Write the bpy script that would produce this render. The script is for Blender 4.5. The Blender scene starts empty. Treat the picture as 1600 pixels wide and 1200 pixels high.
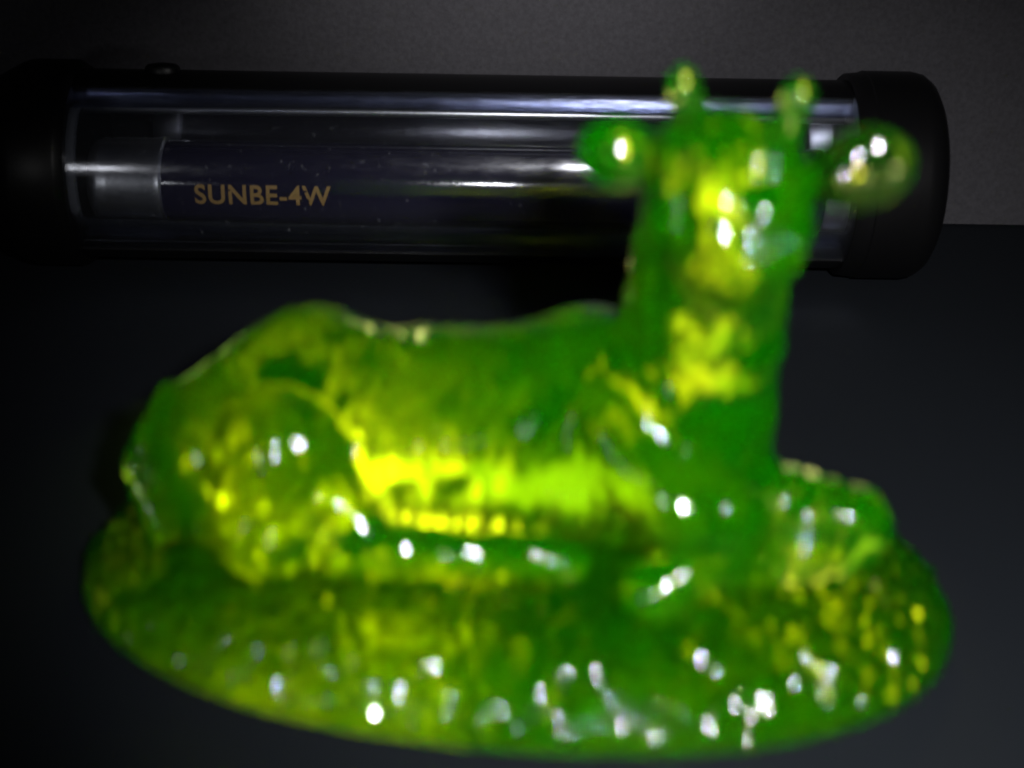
import bpy, bmesh, math, random
import numpy as np
from mathutils import Vector, Matrix

SC = bpy.context.scene
COL = SC.collection
MM = 0.001
rad = math.radians

# ------------------------------------------------------------------ camera
cam_d = bpy.data.cameras.new('camera')
cam = bpy.data.objects.new('camera', cam_d)
COL.objects.link(cam)
cam.location = (0, 0, 95.7 * MM)
cam.rotation_mode = 'XYZ'
cam.matrix_world = (Matrix.Translation((0, 0, 95.7 * MM)) @ Matrix.Rotation(rad(65), 4, 'X')
                    @ Matrix.Rotation(rad(0.9), 4, 'Z'))
cam_d.sensor_width = 36
cam_d.lens = 50.4
cam_d.clip_start = 0.01
cam_d.clip_end = 10
cam_d.dof.use_dof = True
cam_d.dof.focus_distance = 0.280
cam_d.dof.aperture_fstop = 10.5
cam_d.dof.aperture_ratio = 1.45
SC.camera = cam

# ------------------------------------------------------------------ world (a dark room), torch and added lights
world = bpy.data.worlds.new('World')
SC.world = world
world.use_nodes = True
bg = world.node_tree.nodes['Background']
bg.inputs['Color'].default_value = (0.5, 0.6, 1.0, 1)
bg.inputs['Strength'].default_value = 0.004


def aim(o, target):
    d = Vector(target) - o.location
    o.rotation_euler = d.to_track_quat('-Z', 'Y').to_euler()


def spot(name, loc, target, power, color, size, angle, blend):
    l = bpy.data.lights.new(name, 'SPOT')
    l.energy = power; l.color = color; l.shadow_soft_size = size
    l.spot_size = rad(angle); l.spot_blend = blend
    o = bpy.data.objects.new(name, l); COL.objects.link(o)
    o.location = [v * MM for v in loc]
    aim(o, [v * MM for v in target])
    return o


def area(name, loc, target, power, color, sx, sy):
    l = bpy.data.lights.new(name, 'AREA')
    l.shape = 'RECTANGLE'; l.size = sx * MM; l.size_y = sy * MM
    l.energy = power; l.color = color
    o = bpy.data.objects.new(name, l); COL.objects.link(o)
    o.location = [v * MM for v in loc]
    aim(o, [v * MM for v in target])
    return o


# torch held just right of the lens; the other lights are added and stand for no real lamp
spot('torch', (34, -6, 118), (32, 138, 20), 2.3, (1.0, 0.98, 0.97), 6.5 * MM, 58, 1.0)
spot('wall_fill', (56, -4, 130), (0, 287, 84), 1.9, (1.0, 0.97, 0.97), 7 * MM, 26, 1.0)  # added second beam that only brightens the backdrop
YG = (1.0, 0.94, 0.30)
spot('belly_back_fill', (-11, 195, 31), (-13, 139, 4), 0.060, YG, 11 * MM, 32, 0.5)  # added unseen spot: yellow glow along the lower belly
spot('flank_back_fill', (-14, 194, 7), (-19, 142, 14), 0.012, YG, 13 * MM, 40, 0.9)  # unseen spot added for the soft yellow on the flank
spot('low_back_fill', (-27, 186, 9), (-20, 140, 6), 0.016, YG, 9 * MM, 50, 0.5)  # added out of sight to backlight the haunch from low down
spot('rump_back_fill', (-30, 224, 50), (-28, 145, 4), 0.005, YG, 8 * MM, 22, 0.6)  # unseen, added for glow in the haunch and left base rim
spot('foreleg_back_fill', (54, 205, 32), (35, 137, 8), 0.013, YG, 7 * MM, 34, 0.5)  # added behind, unseen: yellow in the foreleg and right of the base
spot('forehead_back_fill', (21, 186, 34), (20.8, 139, 57), 0.013, YG, 11 * MM, 18, 0.6)  # unseen spot added to make the face glow from behind
spot('neck_back_fill', (22, 186, 8), (21.2, 141, 40), 0.006, YG, 10 * MM, 26, 0.7)  # added unseen spot for the glow in neck and shoulder
area('back_glow_fill', (-12, 201, 8), (-12, 140, 12), 0.0013, (0.60, 1.0, 0.14), 92, 13).data.spread = rad(100)  # unseen panel added for the overall lime glow through the glass
area('bulb_cap_fill', (-150, -10, 70), (-66, 246, 20), 0.020, (1.0, 1.0, 1.0), 20, 20)  # added to brighten the bulb cap, no real source there

SC.view_settings.view_transform = 'Standard'
SC.view_settings.look = 'None'
SC.view_settings.exposure = 0
SC.view_settings.gamma = 1
SC.cycles.max_bounces = 20
SC.cycles.transmission_bounces = 18
SC.cycles.glossy_bounces = 8
SC.cycles.transparent_max_bounces = 16
SC.cycles.caustics_refractive = True
SC.cycles.caustics_reflective = True
SC.cycles.blur_glossy = 0.3
SC.cycles.sample_clamp_indirect = 12
SC.cycles.use_denoising = True


# ------------------------------------------------------------------ materials
def new_mat(name):
    m = bpy.data.materials.new(name); m.use_nodes = True
    nt = m.node_tree; nt.nodes.clear()
    out = nt.nodes.new('ShaderNodeOutputMaterial')
    return m, nt, out


def N(nt, t, **kw):
    n = nt.nodes.new(t)
    for k, v in kw.items():
        if k in n.inputs.keys(): n.inputs[k].default_value = v
        else: setattr(n, k, v)
    return n


def principled(name, color, rough, metal=0.0, bump=0.0, bscale=2000, rvar=0.0, cvar=0.0, spec=0.2):
    m, nt, out = new_mat(name)
    p = N(nt, 'ShaderNodeBsdfPrincipled')
    p.inputs['Base Color'].default_value = (*color, 1)
    p.inputs['Roughness'].default_value = rough
    p.inputs['Metallic'].default_value = metal
    p.inputs['Specular IOR Level'].default_value = spec
    nt.links.new(p.outputs[0], out.inputs['Surface'])
    tc = N(nt, 'ShaderNodeTexCoord')
    no = N(nt, 'ShaderNodeTexNoise'); no.inputs['Scale'].default_value = bscale; no.inputs['Detail'].default_value = 4
    nt.links.new(tc.outputs['Object'], no.inputs['Vector'])
    if bump:
        b = N(nt, 'ShaderNodeBump'); b.inputs['Strength'].default_value = bump; b.inputs['Distance'].default_value = 0.0003
        nt.links.new(no.outputs['Fac'], b.inputs['Height']); nt.links.new(b.outputs[0], p.inputs['Normal'])
    if rvar:
        mr = N(nt, 'ShaderNodeMapRange'); mr.inputs['To Min'].default_value = rough - rvar; mr.inputs['To Max'].default_value = rough + rvar
        nt.links.new(no.outputs['Fac'], mr.inputs['Value']); nt.links.new(mr.outputs[0], p.inputs['Roughness'])
    if cvar:
        mx = N(nt, 'ShaderNodeMixRGB')
        mx.inputs['Color1'].default_value = (*[c * (1 - cvar) for c in color], 1)
        mx.inputs['Color2'].default_value = (*[c * (1 + cvar) for c in color], 1)
        nt.links.new(no.outputs['Fac'], mx.inputs['Fac']); nt.links.new(mx.outputs[0], p.inputs['Base Color'])
    return m


def glass_mat(name, green, sub_w, rough, density, bump):
    """vaseline glass: clear yellow-green body with green scattering in place of its fluorescent glow"""
    m, nt, out = new_mat(name)
    rf = N(nt, 'ShaderNodeBsdfRefraction')
    rf.inputs['Color'].default_value = (1.0, 1.0, 0.6, 1)
    rf.inputs['Roughness'].default_value = rough
    rf.inputs['IOR'].default_value = 1.52
    gl = N(nt, 'ShaderNodeBsdfGlossy')
    gl.inputs['Color'].default_value = (1, 1, 1, 1)
    gl.inputs['Roughness'].default_value = 0.04
    fr = N(nt, 'ShaderNodeFresnel'); fr.inputs['IOR'].default_value = 1.52
    g = N(nt, 'ShaderNodeMixShader')
    nt.links.new(fr.outputs[0], g.inputs[0]); nt.links.new(rf.outputs[0], g.inputs[1]); nt.links.new(gl.outputs[0], g.inputs[2])
    s = N(nt, 'ShaderNodeSubsurfaceScattering')
    s.inputs['Color'].default_value = (*green, 1)  # glow under ultraviolet is put into this green colour
    s.inputs['Radius'].default_value = (0.6, 1.0, 0.2)
    s.inputs['Scale'].default_value = 0.004
    mix = N(nt, 'ShaderNodeMixShader'); mix.inputs['Fac'].default_value = sub_w
    nt.links.new(g.outputs[0], mix.inputs[1]); nt.links.new(s.outputs[0], mix.inputs[2])
    nt.links.new(mix.outputs[0], out.inputs['Surface'])
    v = N(nt, 'ShaderNodeVolumeAbsorption')
    v.inputs['Color'].default_value = (0.88, 0.93, 0.0, 1)
    v.inputs['Density'].default_value = density
    nt.links.new(v.outputs[0], out.inputs['Volume'])
    tc = N(nt, 'ShaderNodeTexCoord')
    no = N(nt, 'ShaderNodeTexNoise'); no.inputs['Scale'].default_value = 420; no.inputs['Detail'].default_value = 2
    nt.links.new(tc.outputs['Object'], no.inputs['Vector'])
    b = N(nt, 'ShaderNodeBump'); b.inputs['Strength'].default_value = bump; b.inputs['Distance'].default_value = 0.0006
    nt.links.new(no.outputs['Fac'], b.inputs['Height'])
    for q in (rf, gl, fr): nt.links.new(b.outputs[0], q.inputs['Normal'])
    return m


def clear_cover_mat():
    m, nt, out = new_mat('clear acrylic')
    fr = N(nt, 'ShaderNodeFresnel'); fr.inputs['IOR'].default_value = 1.49
    tr = N(nt, 'ShaderNodeBsdfTransparent'); tr.inputs['Color'].default_value = (0.93, 0.94, 0.96, 1)
    gl = N(nt, 'ShaderNodeBsdfGlossy'); gl.inputs['Color'].default_value = (0.9, 0.92, 1, 1)
    tc = N(nt, 'ShaderNodeTexCoord')
    mp = N(nt, 'ShaderNodeMapping'); mp.inputs['Scale'].default_value = (1, 4, 4)
    no = N(nt, 'ShaderNodeTexNoise'); no.inputs['Scale'].default_value = 260; no.inputs['Detail'].default_value = 5
    nt.links.new(tc.outputs['Object'], mp.inputs['Vector']); nt.links.new(mp.outputs[0], no.inputs['Vector'])
    mr = N(nt, 'ShaderNodeMapRange'); mr.inputs['To Min'].default_value = 0.04; mr.inputs['To Max'].default_value = 0.24
    nt.links.new(no.outputs['Fac'], mr.inputs['Value']); nt.links.new(mr.outputs[0], gl.inputs['Roughness'])
    b = N(nt, 'ShaderNodeBump'); b.inputs['Strength'].default_value = 0.12; b.inputs['Distance'].default_value = 0.0002
    nt.links.new(no.outputs['Fac'], b.inputs['Height']); nt.links.new(b.outputs[0], gl.inputs['Normal'])
    mx = N(nt, 'ShaderNodeMixShader')
    nt.links.new(fr.outputs[0], mx.inputs['Fac']); nt.links.new(tr.outputs[0], mx.inputs[1]); nt.links.new(gl.outputs[0], mx.inputs[2])
    df = N(nt, 'ShaderNodeBsdfDiffuse'); df.inputs['Color'].default_value = (0.75, 0.78, 0.85, 1)
    sp = N(nt, 'ShaderNodeTexNoise'); sp.inputs['Scale'].default_value = 900; sp.inputs['Detail'].default_value = 3
    nt.links.new(tc.outputs['Object'], sp.inputs['Vector'])
    dm = N(nt, 'ShaderNodeMapRange')
    dm.inputs['From Min'].default_value = 0.67; dm.inputs['From Max'].default_value = 0.78
    dm.inputs['To Min'].default_value = 0.006; dm.inputs['To Max'].default_value = 0.10
    nt.links.new(sp.outputs['Fac'], dm.inputs['Value'])
    m2 = N(nt, 'ShaderNodeMixShader')
    nt.links.new(dm.outputs[0], m2.inputs['Fac']); nt.links.new(mx.outputs[0], m2.inputs[1]); nt.links.new(df.outputs[0], m2.inputs[2])
    nt.links.new(m2.outputs[0], out.inputs['Surface'])
    return m


M_table = principled('black card', (0.008, 0.0105, 0.0145), 0.75, bump=0.25, bscale=1500, cvar=0.25)
M_wall = principled('charcoal backing card', (0.060, 0.0585, 0.066), 0.85, bump=0.25, bscale=1200, cvar=0.35)
M_black = principled('black plastic', (0.004, 0.004, 0.0045), 0.4, bump=0.08, bscale=2500, spec=0.25)
M_mirror = principled('polished aluminium', (0.62, 0.63, 0.68), 0.16, 1.0, bump=0.03, bscale=900, rvar=0.06)
M_alu = principled('brushed aluminium', (0.78, 0.79, 0.82), 0.34, 1.0, bump=0.05, bscale=1500, rvar=0.1)
M_bulb = principled('dark violet filter glass', (0.0035, 0.002, 0.018), 0.12, bump=0.04, bscale=1400, rvar=0.08, spec=0.6)
M_gold = principled('gold print', (0.28, 0.17, 0.05), 0.55, cvar=0.3, bscale=3000)
M_ring = principled('grey translucent plastic', (0.10, 0.105, 0.115), 0.25, rvar=0.1)
M_cover = clear_cover_mat()
M_glass = glass_mat('green vaseline glass', (0.01, 0.9, 0.0), 0.062, 0.26, 130, 0.25)
M_base = glass_mat('green vaseline glass base', (0.01, 0.9, 0.0), 0.036, 0.24, 165, 0.25)
M_ear = glass_mat('green vaseline glass ear', (0.01, 0.9, 0.0), 0.08, 0.05, 200, 0.1)
M_clear = glass_mat('thin green vaseline glass', (0.01, 0.9, 0.0), 0.02, 0.02, 120, 0.1)


# ------------------------------------------------------------------ mesh helpers
def mesh_obj(name, verts, faces, mat, parent=None, smooth=True, scale=MM):
    me = bpy.data.meshes.new(name)
    me.from_pydata([tuple(float(c) * scale for c in v) for v in verts], [], faces)
    me.update()
    bm = bmesh.new(); bm.from_mesh(me)
    bmesh.ops.recalc_face_normals(bm, faces=bm.faces)
    bm.to_mesh(me); bm.free()
    if smooth:
        me.polygons.foreach_set('use_smooth', [True] * len(me.polygons))
        if hasattr(me, 'set_sharp_from_angle'): me.set_sharp_from_angle(angle=rad(40))
    me.materials.append(mat)
    o = bpy.data.objects.new(name, me); COL.objects.link(o)
    if parent is not None: o.parent = parent
    return o


def thing(name, label, cat, loc):
    o = bpy.data.objects.new(name, None); COL.objects.link(o)
    o.empty_display_size = 0.01
    o.location = [v * MM for v in loc]
    o['label'] = label; o['category'] = cat
    return o


def structure(name, verts, faces, mat):
    o = mesh_obj(name, verts, faces, mat, smooth=False)
    o['kind'] = 'structure'
    return o


# ------------------------------------------------------------------ setting
WALL_Y = 287.0
structure('table', [(-500, -200, 0), (500, -200, 0), (500, WALL_Y + 4, 0), (-500, WALL_Y + 4, 0),
                    (-500, -200, -6), (500, -200, -6), (500, WALL_Y + 4, -6), (-500, WALL_Y + 4, -6)],
          [(0, 1, 2, 3), (7, 6, 5, 4), (0, 4, 5, 1), (1, 5, 6, 2), (2, 6, 7, 3), (3, 7, 4, 0)], M_table)
structure('backdrop', [(-500, WALL_Y, 0.5), (500, WALL_Y, 0.5), (500, WALL_Y, 400), (-500, WALL_Y, 400),
                       (-500, WALL_Y + 3, 0.5), (500, WALL_Y + 3, 0.5), (500, WALL_Y + 3, 400), (-500, WALL_Y + 3, 400)],
          [(0, 1, 2, 3), (7, 6, 5, 4), (0, 4, 5, 1), (1, 5, 6, 2), (2, 6, 7, 3), (3, 7, 4, 0)], M_wall)

# ------------------------------------------------------------------ ultraviolet lamp
LAX = (0.0, 258.5, 20.2)                  # a point on the lamp axis (mm)
lamp = thing('ultraviolet_lamp', 'black handheld ultraviolet lamp with clear tube lying behind the green figurine', 'lamp',
             (LAX[0], LAX[1], 0))
OFF = (0, 0, LAX[2])


def arc_shell(r0, r1, a0, a1, x0, x1, n=48, nx=2):
    """closed strip of a tube: radius r0..r1, angles a0..a1 (0 = towards the viewer, 90 = up), x0..x1"""
    vs, fs = [], []
    for i in range(n + 1):
        a = rad(a0 + (a1 - a0) * i / n)
        cy, sz = -math.cos(a), math.sin(a)
        for r in (r0, r1):
            for x in (x0, x1):
                vs.append((x, r * cy, r * sz + OFF[2]))
    for i in range(n):
        b, c = i * 4, i * 4 + 4
        fs += [(b, b + 1, c + 1, c), (b + 2, c + 2, c + 3, b + 3), (b, c, c + 2, b + 2), (b + 1, b + 3, c + 3, c + 1)]
    fs += [(0, 2, 3, 1), (n * 4, n * 4 + 1, n * 4 + 3, n * 4 + 2)]
    return vs, fs


def lathe(profile, cy, cz, n=72, squash=None):
    """profile of (x, r) turned about the lamp's long axis"""
    vs, fs = [], []
    for (x, r) in profile:
        for k in range(n):
            a = 2 * math.pi * k / n
            vs.append((x, cy - r * math.cos(a), cz + r * math.sin(a)))
    for i in range(len(profile) - 1):
        for k in range(n):
            k2 = (k + 1) % n
            fs.append((i * n + k, i * n + k2, (i + 1) * n + k2, (i + 1) * n + k))
    fs.append(tuple(range(n)))
    fs.append(tuple((len(profile) - 1) * n + k for k in reversed(range(n))))
    return vs, fs


XL, XR = -82.0, 64.0
mesh_obj('housing', *arc_shell(16.6, 18.3, 68, 313, XL - 2, XR + 2, 80), M_black, lamp)
mesh_obj('retaining_ring', *arc_shell(15.4, 16.9, -60, 72, XL, XL + 1.8, 60), M_ring, lamp)
mesh_obj('clear_cover', *arc_shell(17.1, 18.0, -46.5, 67.5, XL - 1, XR + 1, 60), M_cover, lamp)
# reflector: an upright polished plate with a lip along its upper edge
plate = []
for (y, z) in [(4.0, -12.5), (3.6, -12.5), (3.4, -11.8), (3.4, 9.0), (3.0, 9.8), (0.6, 10.3), (0.6, 10.9), (4.0, 10.9)]:
    plate.append((y, z))
vs, fs = [], []
for x in (XL + 12, XR):
    vs += [(x, y, z + OFF[2]) for y, z in plate]
n = len(plate)
for i in range(n): fs.append((i, (i + 1) % n, n + (i + 1) % n, n + i))
fs += [tuple(range(n)), tuple(reversed(range(n, 2 * n)))]
mesh_obj('reflector', vs, fs, M_mirror, lamp)
BY, BZ = -5.6, OFF[2] - 1.6
for (y, z, r) in [(-1.0, 11.3, 0.9), (-4.0, 14.5, 0.8)]:
    mesh_obj('streak_rib', *lathe([(XL, r * .6), (XL + .5, r), (XR - .5, r), (XR, r * .6)], y, z + OFF[2], 20), M_alu, lamp)  # ribs added above the plate to catch the torch as bright streaks
bulb = mesh_obj('bulb', *lathe([(-66, 7.2), (-65.8, 7.9), (-64, 8.0), (58, 8.0), (59, 7.6)], BY, BZ), M_bulb, lamp)
mesh_obj('bulb_cap', *lathe([(-79.6, 5.0), (-79.4, 6.8), (-78.6, 7.7), (-77.2, 8.2), (-76.0, 8.0), (-75.2, 8.2), (-67.4, 8.2), (-66.8, 8.45),
                             (-65.8, 8.45), (-65.4, 8.1)], BY, BZ), M_alu, bulb)
mesh_obj('bulb_cap', *lathe([(57.5, 8.1), (58, 8.3), (63, 8.3), (63.5, 7.6)], BY, BZ), M_alu, bulb)

# lettering printed round the bulb
cu = bpy.data.curves.new('lettering', 'FONT')
cu.body = 'SUNBE-4W'; cu.size = 1.0; cu.offset = 0.02; cu.space_character = 1.08; cu.resolution_u = 6
to = bpy.data.objects.new('lettering_curve', cu); COL.objects.link(to)
bpy.context.view_layer.update()
tm = bpy.data.meshes.new_from_object(to.evaluated_get(bpy.context.evaluated_depsgraph_get()))
bpy.data.objects.remove(to); bpy.data.curves.remove(cu)
bm = bmesh.new(); bm.from_mesh(tm)
bmesh.ops.subdivide_edges(bm, edges=bm.edges, cuts=1)
bmesh.ops.triangulate(bm, faces=bm.faces)
xs = [v.co.x for v in bm.verts]; ys = [v.co.y for v in bm.verts]
x0, x1, y0, y1 = min(xs), max(xs), min(ys), max(ys)
TX0, TX1, THH, TANG = -59.2, -34.0, 3.9, -0.5
for v in bm.verts:
    X = TX0 + (v.co.x - x0) / (x1 - x0) * (TX1 - TX0)
    s = ((v.co.y - y0) / (y1 - y0) - 0.5) * THH
    a = rad(TANG) + s / 8.0
    v.co = Vector((X, BY - 8.05 * math.cos(a), BZ + 8.05 * math.sin(a))) * MM
me = bpy.data.meshes.new('lettering'); bm.to_mesh(me); bm.free(); me.materials.append(M_gold)
lt = bpy.data.objects.new('lettering', me); COL.objects.link(lt); lt.parent = bulb

# end caps
mesh_obj('end_cap', *lathe([(62.0, 18.35), (62.0, 19.2), (62.4, 19.6), (65.3, 19.9), (65.5, 20.15), (74.5, 20.15), (76.4, 19.7), (77.9, 18.5),
                            (78.8, 16.8), (79.2, 15)], 0, OFF[2], 96), M_black, lamp)
mesh_obj('end_cap', *lathe([(-108, 13.0), (-106.5, 14.2), (-100, 15.6), (-92.5, 19.6), (-91, 20.0), (-83.4, 20.0), (-82.8, 19.8), (-81.6, 18.9), (-81.6, 18.35)],
                           0, OFF[2], 96), M_black, lamp)
# small press button on the top of the housing
bt = []
prof = [(2.2, 0), (2.2, 1.0), (1.9, 1.5), (1.2, 1.7)]
vs, fs = [], []
for r, hgt in prof:
    for k in range(24):
        a = 2 * math.pi * k / 24
        vs.append((-66.5 + r * math.cos(a) * 1.5, 0.5 + r * math.sin(a), OFF[2] + 18.0 + hgt))
for i in range(len(prof) - 1):
    for k in range(24):
        k2 = (k + 1) % 24
        fs.append((i * 24 + k, i * 24 + k2, (i + 1) * 24 + k2, (i + 1) * 24 + k))
fs += [tuple(range(24)), tuple((len(prof) - 1) * 24 + k for k in reversed(range(24)))]
mesh_obj('button', vs, fs, M_black, lamp)
lamp.scale = (0.965, 0.945, 0.945)

# ------------------------------------------------------------------ glass figurine: signed distance shapes and surface nets
F = np.float32


def ell(P, c, r, yaw=0, pitch=0, roll=0):
    R = np.array(Matrix.Rotation(rad(yaw), 3, 'Z') @ Matrix.Rotation(rad(pitch), 3, 'Y') @ Matrix.Rotation(rad(roll), 3, 'X'), dtype=F)
    q = (P - np.array(c, F)) @ R
    r = np.array(r, F)
    k0 = np.sqrt(((q / r) ** 2).sum(-1)) + 1e-6
    k1 = np.sqrt(((q / (r * r)) ** 2).sum(-1)) + 1e-6
    return k0 * (k0 - 1) / k1


def cone(P, a, b, ra, rb):
    a = np.array(a, F); b = np.array(b, F); ab = b - a
    t = np.clip(((P - a) @ ab) / F(ab @ ab), 0, 1)
    d = P - a - t[..., None] * ab
    return np.sqrt((d * d).sum(-1)) - (ra + (rb - ra) * t)


def su(a, b, k):
    h = np.clip(0.5 + 0.5 * (b - a) / k, 0, 1)
    return b + (a - b) * h - k * h * (1 - h)


def sd(a, b, k):                                   # a minus b, smooth
    return -su(-a, b, k)


B_C, B_A, B_B, B_H, B_YAW = (0.0, 148.0), 52.3, 32.0, 10.6, rad(-8.2)


def base_sdf(P):
    x = P[..., 0] - B_C[0]; y = P[..., 1] - B_C[1]; z = P[..., 2]
    c, s = math.cos(B_YAW), math.sin(B_YAW)
    u = (x * c + y * s) / B_A; v = (-x * s + y * c) / B_B
    r = (np.abs(u) ** 2.2 + np.abs(v) ** 2.2) ** F(1 / 2.2)
    f = (r ** 3.0 + (np.abs(z) / B_H) ** 2.1) ** F(1 / 2.5) - 1
    return np.maximum(f * 9, 0.15 - z)


def body_sdf(P):
    d = cone(P, (-26, 155, 17), (12, 150, 19.5), 12.0, 13.2)
    d = su(d, ell(P, (-24, 157, 19.5), (11, 12.5, 12.0)), 2.5)            # hips
    d = su(d, ell(P, (-32, 153, 14), (10.8, 13, 12.5), yaw=-10), 3)         # rump
    d = su(d, ell(P, (9, 151, 22), (10, 12.5, 12.4), yaw=-15), 3)           # shoulder
    d = su(d, ell(P, (19.5, 145, 22), (9.5, 10, 14)), 3.5)                  # chest
    d = su(d, cone(P, (20.2, 146, 27), (20.4, 140.5, 52), 9.3, 7.0), 4)      # neck
    d = su(d, ell(P, (20.8, 138.3, 54.8), (7.9, 7.6, 6.4)), 2.5)            # skull
    d = su(d, ell(P, (22.4, 132.6, 50.8), (5.8, 5.2, 6.6), pitch=0, roll=-12), 4.0)   # muzzle
    d = su(d, cone(P, (22.2, 133.0, 49.5), (21, 140.5, 40), 4.2, 5.0), 3.0)   # throat
    d = su(d, ell(P, (15.3, 133.8, 56.6), (1.7, 1.6, 1.8)), 0.8)            # eyes
    d = su(d, ell(P, (28.0, 133.2, 56.2), (1.7, 1.6, 1.8)), 0.8)
    d = sd(d, ell(P, (22.3, 127.2, 51.6), (1.6, 1.8, 1.7)), 0.7)            # nostrils
    d = sd(d, ell(P, (25.6, 127.8, 51.0), (1.4, 1.8, 1.6)), 0.7)
    d = su(d, cone(P, (14.6, 152, 37.2), (17.5, 147, 58), 1.6, 1.5), 2.0)   # mane
    d = su(d, ell(P, (13.6, 152, 36.9), (1.5, 1.5, 1.5)), 0.8)
    d = su(d, ell(P, (15.6, 134.4, 51.0), (2.6, 2.8, 3.4)), 2.0)            # cheeks and brows
    d = su(d, ell(P, (26.0, 134.2, 50.0), (2.6, 2.8, 4.0)), 2.5)
    d = su(d, cone(P, (23.2, 139.5, 50), (22.6, 141.5, 36), 4.9, 6.0), 3.0)
    d = su(d, ell(P, (18.0, 132.6, 58.2), (2.4, 1.8, 1.2)), 1.2)
    d = su(d, ell(P, (25.0, 132.2, 58.0), (2.4, 1.8, 1.2)), 1.2)
    # tail
    d = su(d, cone(P, (-41, 153, 22), (-44.3, 151, 14), 1.6, 2.0), 1.2)
    d = su(d, cone(P, (-44.3, 151, 14), (-41.3, 147.5, 7), 1.9, 2.4), 1.2)
    # near hind leg: thigh, shank, foot
    d = su(d, ell(P, (-25.5, 142.5, 16.5), (8.3, 7.6, 11.3), pitch=-14), 1.2)
    d = su(d, ell(P, (-26.5, 138.6, 11.5), (6.5, 5, 5)), 1.2)
    d = su(d, cone(P, (-18, 136.5, 11.6), (3, 135.4, 11.4), 3.4, 2.7), 1.0)
    d = su(d, ell(P, (5.0, 135.2, 11.2), (4.4, 2.8, 2.6)), 0.8)
    d = su(d, cone(P, (-19.0, 137.5, 17), (-14.5, 136.5, 11.5), 2.2, 3.2), 1.0)
    # far foreleg stretched to the right, folded at the knee
    d = su(d, cone(P, (25.5, 141.5, 16.4), (38.2, 138.4, 14.6), 5.2, 4.3), 2.4)
    d = su(d, cone(P, (37.0, 137, 12.2), (22, 134.5, 11.3), 3.6, 3.0), 1.2)
    # near foreleg: upper arm, knee, shank, hoof
    d = su(d, cone(P, (12, 140.5, 24), (19, 134, 19), 5.6, 4.6), 1.6)
    d = su(d, ell(P, (20.8, 133, 18.2), (7.3, 4.6, 5.0), yaw=-8), 0.9)
    d = su(d, cone(P, (23, 131.5, 13.5), (15, 130.5, 11.4), 3.2, 2.8), 0.9)
    d = su(d, ell(P, (15.6, 129.6, 10.6), (4.3, 3.0, 3.3)), 0.8)
    # ripples of coat where shoulder meets chest
    return np.maximum(d, -(base_sdf(P) + 0.45))


def ear_sdf(c, r, yaw, pitch, root, r0):
    def f(P):
        d = ell(P, c, r, yaw=yaw, pitch=pitch)
        d = su(d, cone(P, root[0], root[1], r0, r0 * .75), 2.0)
        return np.maximum(d, -(body_head(P) + 0.3))
    return f


def body_head(P):
    d = cone(P, (20.2, 146, 27), (20.4, 140.5, 52), 9.3, 7.0)
    return su(d, ell(P, (20.8, 138.3, 54.8), (7.9, 7.6, 6.4)), 2.5)


def horn_sdf(a, b, r0, r1):
    def f(P):
        d = cone(P, a, b, r0 * 1.25, r0)
        d = su(d, ell(P, b, (r1, r1, r1 * 1.1)), 0.6)
        return np.maximum(d, -(body_head(P) + 0.3))
    return f


def surface_nets(fn, lo, hi, h):
    lo = np.array(lo, F); hi = np.array(hi, F)
    n = np.ceil((hi - lo) / h).astype(int) + 1
    ax = [lo[i] + h * np.arange(n[i], dtype=F) for i in range(3)]
    D = np.empty(tuple(n), F)
    for i0 in range(0, n[0], 24):                           # slabs keep memory small
        P = np.stack(np.meshgrid(ax[0][i0:i0 + 24], ax[1], ax[2], indexing='ij'), -1)
        D[i0:i0 + 24] = fn(P)
    S = D < 0
    nx, ny, nz = n
    acc = np.zeros((nx - 1, ny - 1, nz - 1, 3), F); cnt = np.zeros((nx - 1, ny - 1, nz - 1), F)
    corner = [(a, b, c) for a in (0, 1) for b in (0, 1) for c in (0, 1)]

    def sl(A, o): return A[o[0]:nx - 1 + o[0], o[1]:ny - 1 + o[1], o[2]:nz - 1 + o[2]]
    for axis in range(3):
        for o in corner:
            if o[axis]: continue
            o2 = list(o); o2[axis] = 1
            d0, d1 = sl(D, o), sl(D, o2)
            m = (d0 < 0) != (d1 < 0)
            t = np.where(m, d0 / np.where(m, d0 - d1, 1), 0)
            for k in range(3):
                acc[..., k] += np.where(m, (t if k == axis else o[k]), 0)
            cnt += m
    act = cnt > 0
    idx = -np.ones(act.shape, int); idx[act] = np.arange(act.sum())
    cell = np.argwhere(act)
    V = lo + h * (cell + acc[act] / cnt[act][:, None])
    faces = []
    for axis in range(3):
        o = [slice(1, -1)] * 3; p = [slice(1, -1)] * 3
        o[axis] = slice(0, -1); p[axis] = slice(1, None)
        a, b = S[tuple(o)], S[tuple(p)]
        e = np.argwhere(a != b)
        flip = a[a != b]
        off = np.array([1, 1, 1]); off[axis] = 0
        e = e + off
        u, w = (axis + 1) % 3, (axis + 2) % 3
        du = np.zeros(3, int); du[u] = 1; dw = np.zeros(3, int); dw[w] = 1
        q = [idx[tuple((e - du - dw).T)], idx[tuple((e - dw).T)], idx[tuple(e.T)], idx[tuple((e - du).T)]]
        q = np.stack(q, 1)
        q[~flip] = q[~flip][:, ::-1]
        faces.append(q)
    return V.astype(float), np.concatenate(faces)


def waves(P, n, wl, seed, stretch=(1, 1, 1)):
    rs = np.random.RandomState(seed)
    out = np.zeros(len(P))
    for _ in range(n):
        k = rs.normal(size=3); k /= np.linalg.norm(k)
        k = k * np.array(stretch) * 2 * math.pi / (wl * rs.uniform(.7, 1.4))
        out += np.sin(P @ k + rs.uniform(0, 6.283))
    return out / math.sqrt(n / 2)


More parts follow.
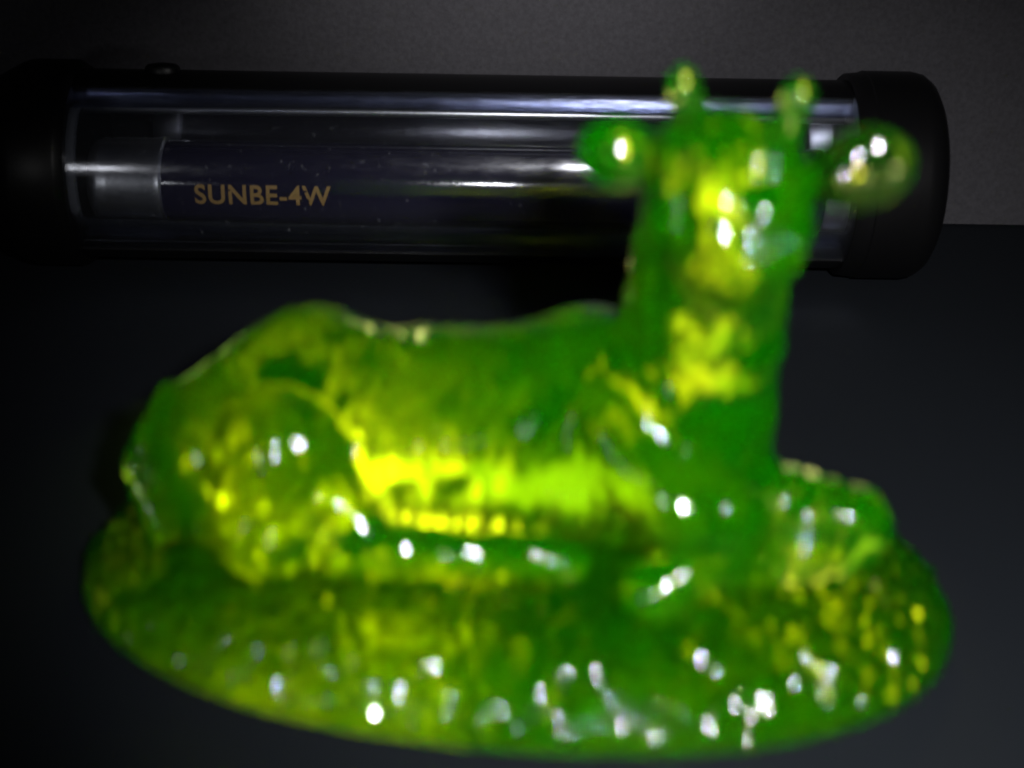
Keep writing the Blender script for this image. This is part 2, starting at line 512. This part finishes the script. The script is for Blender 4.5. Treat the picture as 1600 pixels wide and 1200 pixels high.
def nets_obj(name, fn, lo, hi, h, mat, parent, origin, disp=None, relax=2):
    V, Q = surface_nets(fn, lo, hi, h)
    e = np.concatenate([Q[:, [0, 1]], Q[:, [1, 2]], Q[:, [2, 3]], Q[:, [3, 0]]])
    e = np.concatenate([e, e[:, ::-1]])
    for _ in range(relax):
        s = np.zeros_like(V); c = np.zeros(len(V))
        np.add.at(s, e[:, 0], V[e[:, 1]]); np.add.at(c, e[:, 0], 1)
        V = V * .5 + .5 * s / c[:, None]
    if disp is not None:
        fnm = np.cross(V[Q[:, 2]] - V[Q[:, 0]], V[Q[:, 3]] - V[Q[:, 1]])
        nm = np.zeros_like(V)
        for k in range(4): np.add.at(nm, Q[:, k], fnm)
        nm /= np.linalg.norm(nm, axis=1)[:, None] + 1e-9
        V = V + nm * disp(V)[:, None]
    V = (V - np.array(origin)) * MM
    me = bpy.data.meshes.new(name)
    me.vertices.add(len(V)); me.vertices.foreach_set('co', V.astype(F).ravel())
    me.loops.add(len(Q) * 4); me.loops.foreach_set('vertex_index', Q.astype(np.int32).ravel())
    me.polygons.add(len(Q)); me.polygons.foreach_set('loop_start', np.arange(0, len(Q) * 4, 4, dtype=np.int32))
    me.update(calc_edges=True); me.validate()
    bm = bmesh.new(); bm.from_mesh(me); bmesh.ops.recalc_face_normals(bm, faces=bm.faces); bm.to_mesh(me); bm.free()
    me.polygons.foreach_set('use_smooth', [True] * len(me.polygons))
    me.materials.append(mat)
    o = bpy.data.objects.new(name, me); COL.objects.link(o); o.parent = parent
    return o


def base_disp(V):
    c, s = math.cos(B_YAW), math.sin(B_YAW)
    x = V[:, 0] - B_C[0]; y = V[:, 1] - B_C[1]
    u = (x * c + y * s) / B_A; v = (-x * s + y * c) / B_B
    r = np.hypot(u, v); th = np.arctan2(v, u)
    w = waves(V, 14, 9, 5)
    g = np.sin(th * 62 + 1.4 * w) * 0.5 + np.sin(th * 41 + 2 * w + 3 * r) * 0.6 + 0.6 * waves(V, 18, 3.2, 8)
    top = np.clip((V[:, 2] - 0.6) / 2.0, 0, 1)
    edge = np.clip((r - .35) / .3, 0, 1)
    front = np.clip((r - .72) / .15, 0, 1)
    g = g + front * (0.45 * waves(V, 24, 3.4, 17) + 0.5 * np.sin(th * 88 + 2 * w))
    return top * (0.25 * g * edge + 0.05 * waves(V, 16, 5, 9) + 0.08 * waves(V, 24, 2.2, 13))


def body_disp(V):
    fur = waves(V, 22, 2.4, 21, (1.2, .8, .5))
    big = waves(V, 18, 6.5, 31)
    face = np.clip((V[:, 2] - 46) / 6, 0, 1)
    top = np.clip((V[:, 2] - 7) / 3, 0, 1)
    neck = np.clip((V[:, 2] - 28) / 6, 0, 1) * np.clip((V[:, 0] - 8) / 5, 0, 1)
    big = big + 1.1 * neck * waves(V, 14, 4.5, 55, (1.2, 1, .6))
    return top * ((0.07 - 0.01 * face) * fur + 0.12 * big + 0.16 * face * waves(V, 14, 4, 77))


ORI = (B_C[0], B_C[1], 0)
fig = thing('giraffe_figurine', 'green glass giraffe figurine lying on its oval glass base in front of the lamp', 'figurine', ORI)
nets_obj('base', base_sdf, (-55, 113, -2), (56, 186, 13), 0.42, M_base, fig, ORI, base_disp)
nets_obj('body', body_sdf, (-50, 122, 2), (46, 174, 65), 0.42, M_glass, fig, ORI, body_disp)
nets_obj('ear', ear_sdf((9.9, 140, 56.3), (4.0, 2.0, 3.5), 12, 8, ((11, 140, 55.6), (15, 139, 54.6)), 2.1),
         (4, 136, 50), (18, 144, 62), 0.22, M_ear, fig, ORI)
nets_obj('ear', ear_sdf((34.3, 138, 55.4), (5.4, 1.7, 4.2), -12, -16, ((32.0, 138, 54.4), (27.0, 138, 52.9)), 2.2),
         (25, 133, 49), (42, 143, 62), 0.22, M_clear, fig, ORI)['label'] = 'larger, nearly clear ear'
nets_obj('horn', horn_sdf((18.2, 140, 58.5), (16.3, 140, 63.0), 1.5, 1.75), (12, 136, 56), (22, 144, 67), 0.2, M_glass, fig, ORI)
nets_obj('horn', horn_sdf((26.2, 138, 58.5), (27.3, 138, 62.6), 1.45, 1.65), (22, 134, 56), (32, 142, 67), 0.2, M_glass, fig, ORI)
